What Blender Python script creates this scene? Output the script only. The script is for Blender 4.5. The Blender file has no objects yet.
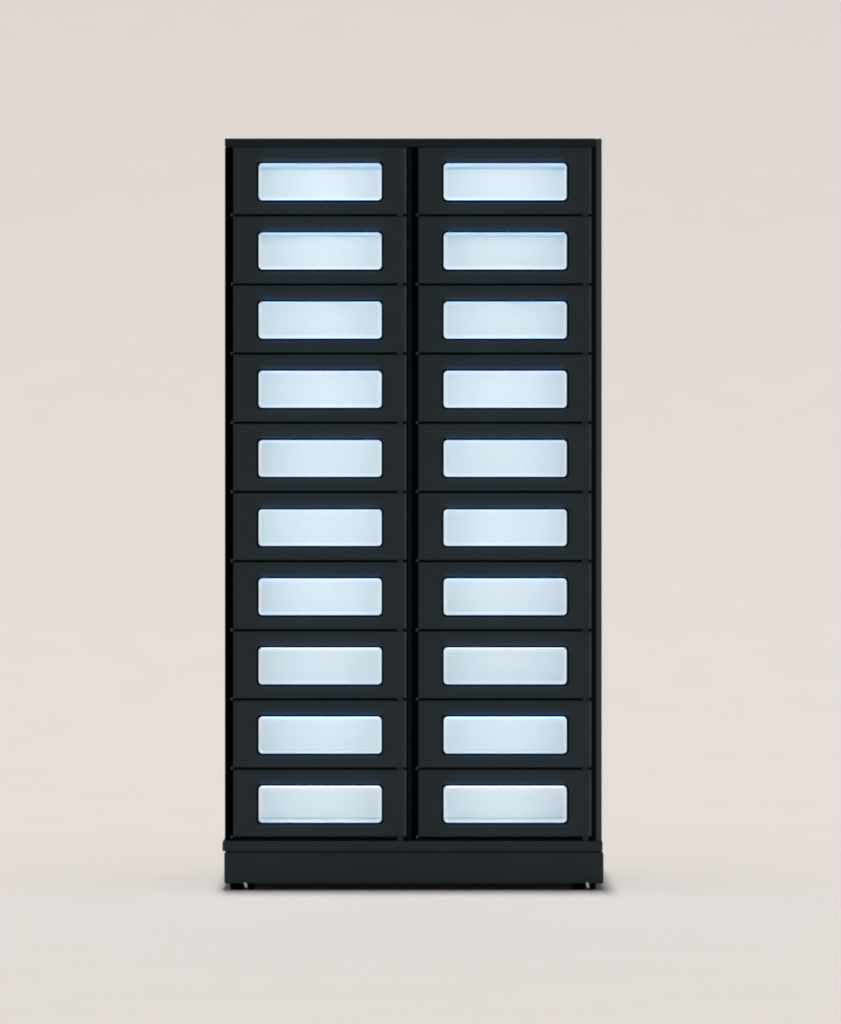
import bpy, bmesh, math
from mathutils import Vector

sc = bpy.context.scene
COL = sc.collection
PX = 0.0025                      # metres per picture pixel on the cabinet's front plane (y = 0)
FLOOR = 890.2                    # picture row of the floor at the front plane


def X(p): return (p - 420.5) * PX
def Z(p): return (FLOOR - p) * PX


# ------------------------------------------------------------------ materials
def mat(name, color, rough=0.5, spec=0.5, metal=0.0, noise=None, bump=None, coat=0.0):
    m = bpy.data.materials.new(name); m.use_nodes = True
    nt = m.node_tree; b = nt.nodes['Principled BSDF']
    b.inputs['Base Color'].default_value = (*color, 1)
    b.inputs['Roughness'].default_value = rough
    b.inputs['Specular IOR Level'].default_value = spec
    b.inputs['Metallic'].default_value = metal
    tc = nt.nodes.new('ShaderNodeTexCoord')
    if noise:
        scale, amt = noise
        n = nt.nodes.new('ShaderNodeTexNoise'); n.inputs['Scale'].default_value = scale
        n.inputs['Detail'].default_value = 5
        nt.links.new(tc.outputs['Object'], n.inputs['Vector'])
        r = nt.nodes.new('ShaderNodeValToRGB')
        r.color_ramp.elements[0].position = 0.3; r.color_ramp.elements[1].position = 0.7
        r.color_ramp.elements[0].color = (*[c * (1 - amt) for c in color], 1)
        r.color_ramp.elements[1].color = (*[min(1, c * (1 + amt)) for c in color], 1)
        nt.links.new(n.outputs['Fac'], r.inputs['Fac'])
        nt.links.new(r.outputs['Color'], b.inputs['Base Color'])
    if bump:
        scale, st, dist = bump
        n2 = nt.nodes.new('ShaderNodeTexNoise'); n2.inputs['Scale'].default_value = scale
        n2.inputs['Detail'].default_value = 3
        nt.links.new(tc.outputs['Object'], n2.inputs['Vector'])
        bp = nt.nodes.new('ShaderNodeBump'); bp.inputs['Strength'].default_value = st
        bp.inputs['Distance'].default_value = dist
        nt.links.new(n2.outputs['Fac'], bp.inputs['Height'])
        nt.links.new(bp.outputs['Normal'], b.inputs['Normal'])
    return m


def emit(name, color, strength):
    m = bpy.data.materials.new(name); m.use_nodes = True
    nt = m.node_tree; nt.nodes.remove(nt.nodes['Principled BSDF'])
    e = nt.nodes.new('ShaderNodeEmission')
    e.inputs['Color'].default_value = (*color, 1); e.inputs['Strength'].default_value = strength
    nt.links.new(e.outputs[0], nt.nodes['Material Output'].inputs['Surface'])
    return m


def lit_acrylic(name, tint, color, strength):
    """clear edge-lit acrylic: lets the inside show through and gives off its own faint light"""
    m = bpy.data.materials.new(name); m.use_nodes = True
    nt = m.node_tree; nt.nodes.remove(nt.nodes['Principled BSDF'])
    t = nt.nodes.new('ShaderNodeBsdfTransparent'); t.inputs['Color'].default_value = (*tint, 1)
    e = nt.nodes.new('ShaderNodeEmission')
    e.inputs['Color'].default_value = (*color, 1); e.inputs['Strength'].default_value = strength
    a = nt.nodes.new('ShaderNodeAddShader')
    nt.links.new(t.outputs[0], a.inputs[0]); nt.links.new(e.outputs[0], a.inputs[1])
    nt.links.new(a.outputs[0], nt.nodes['Material Output'].inputs['Surface'])
    return m


def clear_pane(name):            # thin clear acrylic with an anti-reflection coat
    m = bpy.data.materials.new(name); m.use_nodes = True
    nt = m.node_tree; nt.nodes.remove(nt.nodes['Principled BSDF'])
    t = nt.nodes.new('ShaderNodeBsdfTransparent'); t.inputs['Color'].default_value = (0.985, 0.99, 0.99, 1)
    nt.links.new(t.outputs[0], nt.nodes['Material Output'].inputs['Surface'])
    return m


M = dict(
    pane=clear_pane('clear_acrylic'),
    paint=mat('charcoal_powder_coat', (0.0290, 0.0430, 0.0480), 0.65, 0.06, noise=(7, 0.06), bump=(900, 0.10, 0.0004)),
    top_shade=mat('shaded_top_paint', (0.0150, 0.0235, 0.0280), 0.6, 0.05, noise=(9, 0.06), bump=(900, 0.08, 0.0004)),  # cabinet paint darkened: weaker light on the top panel is in the colour
    shade=mat('gap_shade', (0.0058, 0.0108, 0.0140), 0.7, 0.03),  # shade of the door gaps and recessed partition put into the colour
    black=mat('gap_darkness', (0.0010, 0.0010, 0.0011), 0.9, 0.0),  # near-black stands for the darkness inside the hinge gaps
    gasket=mat('window_gasket_rubber', (0.0016, 0.0028, 0.0045), 0.8, 0.05),
    steel=mat('brushed_steel', (0.42, 0.44, 0.45), 0.35, 0.5, 1.0, noise=(60, 0.08)),
    strip=mat('edge_highlight_paint', (0.0500, 0.0680, 0.0740), 0.6, 0.06, noise=(7, 0.06)),  # lighter tone paints a side-light highlight on door chamfers and stile
    pin=mat('dark_pin_steel', (0.075, 0.078, 0.08), 0.45, 0.5, 1.0),
    wheel=mat('caster_black_nylon', (0.0012, 0.0013, 0.0013), 0.6, 0.06),
    liner=mat('cool_white_liner', (0.70, 0.745, 0.785), 0.6, 0.1),
    led=emit('led_strip_light', (1.0, 0.965, 0.845), 84),
    rim=lit_acrylic('edge_lit_acrylic', (0.82, 0.82, 0.82), (0.78, 0.93, 1.0), 0.29),
    edge=emit('acrylic_edge_glow', (0.30, 0.52, 1.0), 19.0),
    edge_soft=emit('acrylic_edge_soft_glow', (0.30, 0.52, 1.0), 8.0),
    ceil=mat('ceiling_light_tint', (0.66, 0.83, 0.97), 0.6, 0.1),  # bluish indirect light on the compartment ceiling painted into this tone
    nickel=mat('dull_nickel', (0.74, 0.77, 0.77), 0.45, 0.4),
    drop=mat('backdrop_paper', (0.600, 0.570, 0.551), 0.9, 0.1, noise=(3.5, 0.006), bump=(140, 0.05, 0.001)),
)


# ------------------------------------------------------------------ mesh helpers
def link(name, bm, material, parent=None, smooth=False):
    bmesh.ops.recalc_face_normals(bm, faces=bm.faces[:])
    me = bpy.data.meshes.new(name); bm.to_mesh(me); bm.free()
    mats = material if isinstance(material, (list, tuple)) else [material]
    for m in mats: me.materials.append(m)
    if smooth:
        for p in me.polygons: p.use_smooth = True
    o = bpy.data.objects.new(name, me); COL.objects.link(o)
    if parent: o.parent = parent
    return o


def box(bm, x0, x1, y0, y1, z0, z1, bev=0.0, seg=2, edges=None):
    t = bmesh.new()
    vs = [t.verts.new((x, y, z)) for x in (x0, x1) for y in (y0, y1) for z in (z0, z1)]
    for f in ((0, 1, 3, 2), (4, 6, 7, 5), (0, 4, 5, 1), (2, 3, 7, 6), (0, 2, 6, 4), (1, 5, 7, 3)):
        t.faces.new([vs[i] for i in f])
    if bev > 0:
        bmesh.ops.bevel(t, geom=t.edges[:], offset=bev, segments=seg, affect='EDGES', profile=0.5)
    me = bpy.data.meshes.new('tmp'); t.to_mesh(me); t.free()
    bm.from_mesh(me); bpy.data.meshes.remove(me)


def rrect(x0, x1, z0, z1, r, n=6):
    pts = []
    for cx, cz, a0 in ((x1 - r, z1 - r, 0), (x0 + r, z1 - r, 90), (x0 + r, z0 + r, 180), (x1 - r, z0 + r, 270)):
        for i in range(n + 1):
            a = math.radians(a0 + 90 * i / n)
            pts.append((cx + r * math.cos(a), cz + r * math.sin(a)))
    return pts


def strip(bm, A, B, mi=0):
    n = len(A)
    for i in range(n):
        j = (i + 1) % n
        f = bm.faces.new((A[i], A[j], B[j], B[i])); f.material_index = mi


def loop(bm, pts, y): return [bm.verts.new((x, y, z)) for x, z in pts]


def cyl(bm, p0, p1, r0, r1=None, n=20):
    """closed round bar from p0 to p1 with softened ends"""
    r1 = r0 if r1 is None else r1
    p0, p1 = Vector(p0), Vector(p1); d = (p1 - p0); L = d.length; d.normalize()
    u = d.orthogonal().normalized(); v = d.cross(u)
    c = min(r0, r1, L) * 0.25
    rings = []
    for t, r in ((0, r0 - c), (c, r0), (L - c, r1), (L, r1 - c)):
        rings.append([bm.verts.new(p0 + d * t + (u * math.cos(2 * math.pi * k / n) + v * math.sin(2 * math.pi * k / n)) * r) for k in range(n)])
    for a, b in zip(rings, rings[1:]): strip(bm, a, b)
    bm.faces.new(rings[0]); bm.faces.new(rings[-1])


# ------------------------------------------------------------------ backdrop (one seamless sweep)
bm = bmesh.new()
prof = [(-30.0, 0.0), (-20, 0), (-12, 0), (-6, 0), (-2, 0), (0, 0), (1.5, 0.0)]
R = 14.0
for i in range(1, 49):
    a = math.radians(90 * i / 48); prof.append((1.5 + R * math.sin(a), R - R * math.cos(a)))
prof += [(15.5, 17.0)]
rows = [[bm.verts.new((x, y, z)) for x in (-16, -6, 0, 6, 16)] for y, z in prof]
for a, b in zip(rows, rows[1:]):
    for i in range(4): bm.faces.new((a[i], a[i + 1], b[i + 1], b[i]))
back = link('backdrop', bm, M['drop'], smooth=True)
back['kind'] = 'structure'; back['category'] = 'backdrop'
back['label'] = 'plain pale beige seamless studio backdrop sweeping from floor up behind the cabinet'

# ------------------------------------------------------------------ cabinet
cab = bpy.data.objects.new('locker_cabinet', None); COL.objects.link(cab)
cab['category'] = 'locker cabinet'
cab['label'] = 'tall black two-column locker cabinet with twenty glowing window doors on small casters'

DEPTH = 0.62
PITCH = 69.18
TOP = 145.9                       # row line above the first door
COLS = [(233.2, 406.5, 258.6, 381.6), (418.2, 591.8, 443.0, 566.6)]   # door left/right, window left/right
rows_px = [TOP + PITCH * i for i in range(11)]

# body: side panels, partition, back, shelves, right stile, tabs that close the row gaps
bm = bmesh.new()
box(bm, X(224.5), X(226.2), 0.020, DEPTH, Z(841), Z(147.0))                       # thin left panel
box(bm, X(226.4), X(596.2), DEPTH - 0.012, DEPTH - 0.002, Z(840.5), Z(147.2))     # back
for (dl, dr, wl, wr) in COLS:
    for i in range(11):
        p = rows_px[i]
        if 0 < i:
            box(bm, X(dr - 9.2), X(dr - 3.4), 0.0008, 0.0122, Z(p + (1.15 if i < 10 else 2.8)), Z(p - 1.15), 0.0003, 1)   # tab
body = link('body', bm, M['paint'], cab)

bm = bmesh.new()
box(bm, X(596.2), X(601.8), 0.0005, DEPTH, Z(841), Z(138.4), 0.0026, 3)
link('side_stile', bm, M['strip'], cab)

bm = bmesh.new()
for (dl, dr, wl, wr) in COLS:
    for i in range(11):
        p = rows_px[i]
        box(bm, X(dl - 0.5), X(dr + 0.4), 0.0135 if i < 10 else 0.02, DEPTH - 0.015, Z(p + 2.6), Z(p - 2.6))
link('shelves', bm, M['shade'], cab)

bm = bmesh.new()
box(bm, X(407.2), X(411.8), 0.010, DEPTH - 0.02, Z(840.6), Z(147.2), 0.0015)
box(bm, X(592.5), X(596.0), 0.012, 0.05, Z(840.6), Z(147.2))  # slot filler beside the stile, its shade painted in
link('partition', bm, M['shade'], cab)

for a, b in ((226.4, 232.6), (412.0, 417.6)):
    bm = bmesh.new()
    box(bm, X(a) - (0.003 if a < 300 else 0), X(b), 0.018, 0.06, Z(840.6), Z(147.2))
    link('dark_gap_filler', bm, M['black'], cab)  # filler block coloured as the dark of the recessed gap

bm = bmesh.new()
box(bm, X(224.8), X(596.1), -0.0005, DEPTH, Z(146.6), Z(138.4), 0.0016, 2)
link('top_panel', bm, M['top_shade'], cab)

bm = bmesh.new()
box(bm, X(222.5), X(602.6), -0.004, DEPTH, Z(851.2), Z(840.9), 0.0035, 3)
link('base_frame', bm, M['paint'], cab)
bm = bmesh.new()
box(bm, X(228), X(599), 0.004, DEPTH - 0.01, Z(853), Z(850.6))
box(bm, X(224.2), X(603.5), -0.003, DEPTH, Z(883.8), Z(852.2), 0.005, 3)
link('plinth', bm, M['paint'], cab)


# ------------------------------------------------------------------ one door, local origin at its centre on the front plane
def build_door():
    w2 = (COLS[0][1] - COLS[0][0]) / 2 * PX
    h2 = (PITCH - 2.5) / 2 * PX
    wx0 = -w2 + (258.6 - 233.2) * PX; wx1 = -w2 + (381.6 - 233.2) * PX
    wz1 = h2 - (163.6 - 145.9 - 1.25) * PX; wz0 = wz1 - 36.3 * PX
    T = 0.020
    g = 0.0055                                            # gasket width
    bm = bmesh.new()
    hole = rrect(wx0 - g, wx1 + g, wz0 - g, wz1 + g, 0.0125)
    n = len(hole)
    # outer outline with the same number of points, projected from the hole's corners
    outer = []
    cx0, cx1, cz0, cz1 = -w2, w2, -h2, h2
    k = n // 4
    for q, (ox, oz) in enumerate(((cx1, cz1), (cx0, cz1), (cx0, cz0), (cx1, cz0))):
        for i in range(k):
            x, z = hole[q * k + i]
            t = i / (k - 1)
            # spread points along the two sides meeting at the corner
            if q == 0: p = (ox, z + (oz - z) * min(1, 2 * t)) if t <= .5 else (ox + (x - ox) * (2 * t - 1), oz)
            if q == 1: p = (x + (ox - x) * min(1, 2 * t), oz) if t <= .5 else (ox, oz + (z - oz) * (2 * t - 1))
            if q == 2: p = (ox, z + (oz - z) * min(1, 2 * t)) if t <= .5 else (ox + (x - ox) * (2 * t - 1), oz)
            if q == 3: p = (x + (ox - x) * min(1, 2 * t), oz) if t <= .5 else (ox, oz + (z - oz) * (2 * t - 1))
            outer.append(p)
    b = 0.0016; cb = 0.0075; cd = 0.0045                  # small edge bevel, wide chamfer on the latch side

    def inset(pts):
        out = []
        for x, z in pts:
            xx = x
            f = (x - (wx1 + g)) / (w2 - (wx1 + g))
            if f > 0: xx = x - cb * f
            f = ((wx0 - g) - x) / ((wx0 - g) + w2)
            if f > 0: xx = x + b * f
            zz = z
            f = (z - (wz1 + g)) / (h2 - (wz1 + g))
            if f > 0: zz = z - b * f
            f = ((wz0 - g) - z) / ((wz0 - g) + h2)
            if f > 0: zz = z + b * f
            out.append((xx, zz))
        return out
    Lh = loop(bm, hole, 0.0); Lf = loop(bm, inset(outer), 0.0)
    Lo = [bm.verts.new((x, (cd if abs(x - w2) < 1e-6 else b), z)) for x, z in outer]
    Lb = loop(bm, outer, T); Lhb = loop(bm, hole, T)
    strip(bm, Lh, Lf); strip(bm, Lf, Lo);
    bm.normal_update()
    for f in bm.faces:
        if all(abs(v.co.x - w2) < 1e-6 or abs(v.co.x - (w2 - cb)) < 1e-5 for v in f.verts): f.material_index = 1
    strip(bm, Lo, Lb); strip(bm, Lb, Lhb); strip(bm, Lhb, Lh)
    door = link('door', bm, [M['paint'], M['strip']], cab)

    # rubber gasket round the window
    bm = bmesh.new()
    o1 = rrect(wx0 - g + 0.0003, wx1 + g - 0.0003, wz0 - g + 0.0003, wz1 + g - 0.0003, 0.0122)
    i1 = rrect(wx0, wx1, wz0, wz1, 0.0085)
    a = loop(bm, o1, 0.0012); c = loop(bm, i1, 0.0012); d = loop(bm, i1, 0.016); e = loop(bm, o1, 0.016)
    strip(bm, a, c); strip(bm, c, d); strip(bm, d, e); strip(bm, e, a)
    link('gasket', bm, M['gasket'], door)

    # edge-lit acrylic rim, standing slightly proud of the door
    bm = bmesh.new()
    e_ = 0.0004; rw = 0.0078; pr = -0.0050
    o2 = rrect(wx0 + e_, wx1 - e_, wz0 + e_, wz1 - e_, 0.0082)
    o2f = rrect(wx0 + e_ + .0012, wx1 - e_ - .0012, wz0 + e_ + .0012, wz1 - e_ - .0012, 0.0072)
    i2 = rrect(wx0 + rw, wx1 - rw, wz0 + rw, wz1 - rw, 0.0035)
    a = loop(bm, o2f, pr); a2 = loop(bm, o2, pr + 0.0008); c = loop(bm, i2, pr + 0.0002)
    d = loop(bm, o2, 0.0)
    strip(bm, a, c, 0); strip(bm, a, a2, 0); strip(bm, a2, d, 0)
    bm.normal_update()
    for f in bm.faces:
        if abs(f.normal.z) > 0.97 and abs(f.normal.y) < 0.2: f.material_index = 1 if f.calc_center_median().z > (wz0 + wz1) / 2 else 2     # light leaves through the long edges
    o3 = rrect(wx0 + e_ + .00015, wx1 - e_ - .00015, wz0 + e_ + .00015, wz1 - e_ - .00015, 0.0081)
    strip(bm, loop(bm, o3, pr + 0.0006), loop(bm, o3, 0.0012), 3)      # opaque backing of the lit edge
    link('window_rim', bm, [M['rim'], M['edge'], M['edge_soft'], M['liner']], door)

    # clear pane set behind the rim
    bm = bmesh.new()
    pp = rrect(wx0 + 0.0002, wx1 - 0.0002, wz0 + 0.0002, wz1 - 0.0002, 0.0083)
    a = loop(bm, pp, 0.008); c = loop(bm, pp, 0.0105); strip(bm, a, c); bm.faces.new(a); bm.faces.new(c)
    link('window_pane', bm, M['pane'], door)

    # the lit compartment behind the window: white liner box, open at the front
    bm = bmesh.new()
    s = 4.2 * PX; D = 0.30
    f0 = rrect(wx0 - s, wx1 + s, wz0 - s, wz1 + s, 0.006, 3)
    r0 = loop(bm, f0, T + 0.001); r1 = loop(bm, f0, D)
    strip(bm, r0, r1); bm.faces.new(r1)
    fi = rrect(wx0 - 0.0003, wx1 + 0.0003, wz0 - 0.0003, wz1 + 0.0003, 0.008, 3)
    lp = loop(bm, fi, T + 0.001); strip(bm, r0, lp)
    bm.normal_update()
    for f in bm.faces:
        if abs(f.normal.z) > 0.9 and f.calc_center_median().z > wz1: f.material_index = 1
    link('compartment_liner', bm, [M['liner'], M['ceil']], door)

    # LED bar under the compartment's ceiling, just behind the door
    bm = bmesh.new()
    cxm = (wx0 + wx1) / 2; hw = (wx1 - wx0) * 0.22
    y0, y1 = T + 0.004, T + 0.0095; zc = wz1 + s - 0.0012
    pr_ = [(y0, zc), (y1, zc), (y1, zc - 0.001), (y0, zc - 0.0100)]
    ends = [[bm.verts.new((x, y, z)) for y, z in pr_] for x in (cxm - hw, cxm + hw)]
    strip(bm, ends[0], ends[1]); bm.faces.new(ends[0]); bm.faces.new(ends[1])
    bm.normal_update()
    bmesh.ops.recalc_face_normals(bm, faces=bm.faces[:])
    for f in bm.faces: f.material_index = 1 if (f.normal.z < -0.3 and f.normal.y > 0.2 and abs(f.normal.x) < 0.1) else 0
    link('led_bar', bm, [M['liner'], M['led']], door)

    # hinge pin at the lower left corner
    bm = bmesh.new()
    px = -w2 - 1.6 * PX
    cyl(bm, (px, 0.0085, -h2 - 2.6 * PX), (px, 0.0085, -h2 + 0.6 * PX), 0.0030)
    box(bm, px, -w2 + 0.002, 0.008, 0.0098, -h2 - 0.6 * PX, -h2 - 0.1 * PX)
    link('hinge_pin', bm, M['pin'], door, smooth=False)
    return door


def place(d, c, r):
    dl, dr, _, _ = COLS[c]
    d.location = (X((dl + dr) / 2), 0.0, Z(rows_px[r] + PITCH / 2))


first = build_door()
kids = list(first.children)
place(first, 0, 0)
for c in range(2):
    for r in range(10):
        if c == 0 and r == 0: continue
        d = first.copy(); COL.objects.link(d); d.parent = cab
        for k in kids:
            n = k.copy(); COL.objects.link(n); n.parent = d
        place(d, c, r)


# ------------------------------------------------------------------ casters
def build_caster():
    """twin-wheel caster, local origin on the floor between its wheels"""
    r = 0.026
    bm = bmesh.new()
    box(bm, -0.024, 0.024, -0.022, 0.022, 0.0475, 0.051, 0.001, 1)          # mounting plate
    cyl(bm, (0.004, 0.0, 0.026), (0.004, 0.0, 0.049), 0.006)
    c = link('caster', bm, M['wheel'], cab)
    for x0, x1 in ((-0.0305, 0.0045), (0.0150, 0.0305)):
        bm = bmesh.new()
        n = 40; prof = [(x0, r * .35), (x0, r * .80), (x0 + .002, r * .93), (x0 + .0055, r), (x1 - .0055, r), (x1 - .002, r * .93), (x1, r * .80), (x1, r * .35)]
        rings = [[bm.verts.new((x, rr * math.cos(2 * math.pi * k / n), r + rr * math.sin(2 * math.pi * k / n))) for k in range(n)] for x, rr in prof]
        for a, b in zip(rings, rings[1:]): strip(bm, a, b)
        bm.faces.new(rings[0]); bm.faces.new(rings[-1])
        link('wheel', bm, M['wheel'], c)
    bm = bmesh.new()                                                        # dull nickel fork between the wheels
    cyl(bm, (0.0070, -0.0215, 0.0215), (0.0118, -0.0235, 0.0065), 0.0042, 0.0034, 14)
    cyl(bm, (0.0070, -0.0215, 0.0205), (0.0090, -0.006, 0.030), 0.0036, 0.0036, 14)
    link('fork', bm, M['nickel'], c, smooth=True)
    cyl_ = bmesh.new()
    cyl(cyl_, (0.0046, 0, r), (0.0149, 0, r), 0.005)
    link('axle', cyl_, M['steel'], c)
    return c


cs = build_caster()
ck = list(cs.children)
spots = [(X(241.9), 0.023), (X(583.8), 0.023), (X(241.9), DEPTH - 0.06), (X(583.8), DEPTH - 0.06)]
cs.location = (*spots[0], 0.0)
for s in spots[1:]:
    d = cs.copy(); COL.objects.link(d); d.parent = cab; d.location = (*s, 0.0)
    for k in ck:
        n = k.copy(); COL.objects.link(n); n.parent = d

# ------------------------------------------------------------------ light
w = bpy.data.worlds.new('World'); sc.world = w; w.use_nodes = True
bg = w.node_tree.nodes['Background']
bg.inputs['Color'].default_value = (1.0, 0.985, 0.97, 1); 
# added dome fill: kept low near the horizon to dim the backdrop, paler overhead
wt = w.node_tree
wc = wt.nodes.new('ShaderNodeTexCoord'); ws = wt.nodes.new('ShaderNodeSeparateXYZ'); wm = wt.nodes.new('ShaderNodeMapRange')
wm.inputs['From Min'].default_value = 0.0; wm.inputs['From Max'].default_value = 1.0
wm.inputs['To Min'].default_value = 0.06; wm.inputs['To Max'].default_value = 0.42
wt.links.new(wc.outputs['Generated'], ws.inputs[0]); wt.links.new(ws.outputs['Z'], wm.inputs['Value'])
wt.links.new(wm.outputs['Result'], bg.inputs['Strength'])


def area(name, loc, target, sx, sy, power, color=(1, 1, 1)):
    L = bpy.data.lights.new(name, 'AREA'); L.shape = 'RECTANGLE'; L.size = sx; L.size_y = sy
    L.energy = power; L.color = color
    o = bpy.data.objects.new(name, L); COL.objects.link(o)
    o.location = loc
    o.rotation_euler = (Vector(target) - Vector(loc)).to_track_quat('-Z', 'Y').to_euler()
    return o


area('overhead_lamp', (-0.25, 2.6, 60.0), (0, 0.1, 0), 1.3, 6.0, 34100, (1.0, 0.985, 0.97))
area('front_lamp', (0.0, -22.0, 1.5), (0, 0.5, 1.0), 1.6, 0.6, 450, (1.0, 0.76, 0.86))

# ------------------------------------------------------------------ camera
cam = bpy.data.cameras.new('camera'); co = bpy.data.objects.new('camera', cam); COL.objects.link(co)
D = 10.0
co.location = (0, -D, Z(512)); co.rotation_euler = (math.radians(90), 0, 0)
cam.sensor_fit = 'VERTICAL'; cam.sensor_height = 36; cam.lens = 36 * D / (1024 * PX)
cam.clip_start = 0.1; cam.clip_end = 200
sc.camera = co

sc.view_settings.view_transform = 'Standard'; sc.view_settings.look = 'None'
sc.view_settings.exposure = 0; sc.view_settings.gamma = 1
sc.cycles.use_denoising = True
sc.cycles.filter_width = 2.0
sc.cycles.max_bounces = 12; sc.cycles.diffuse_bounces = 8
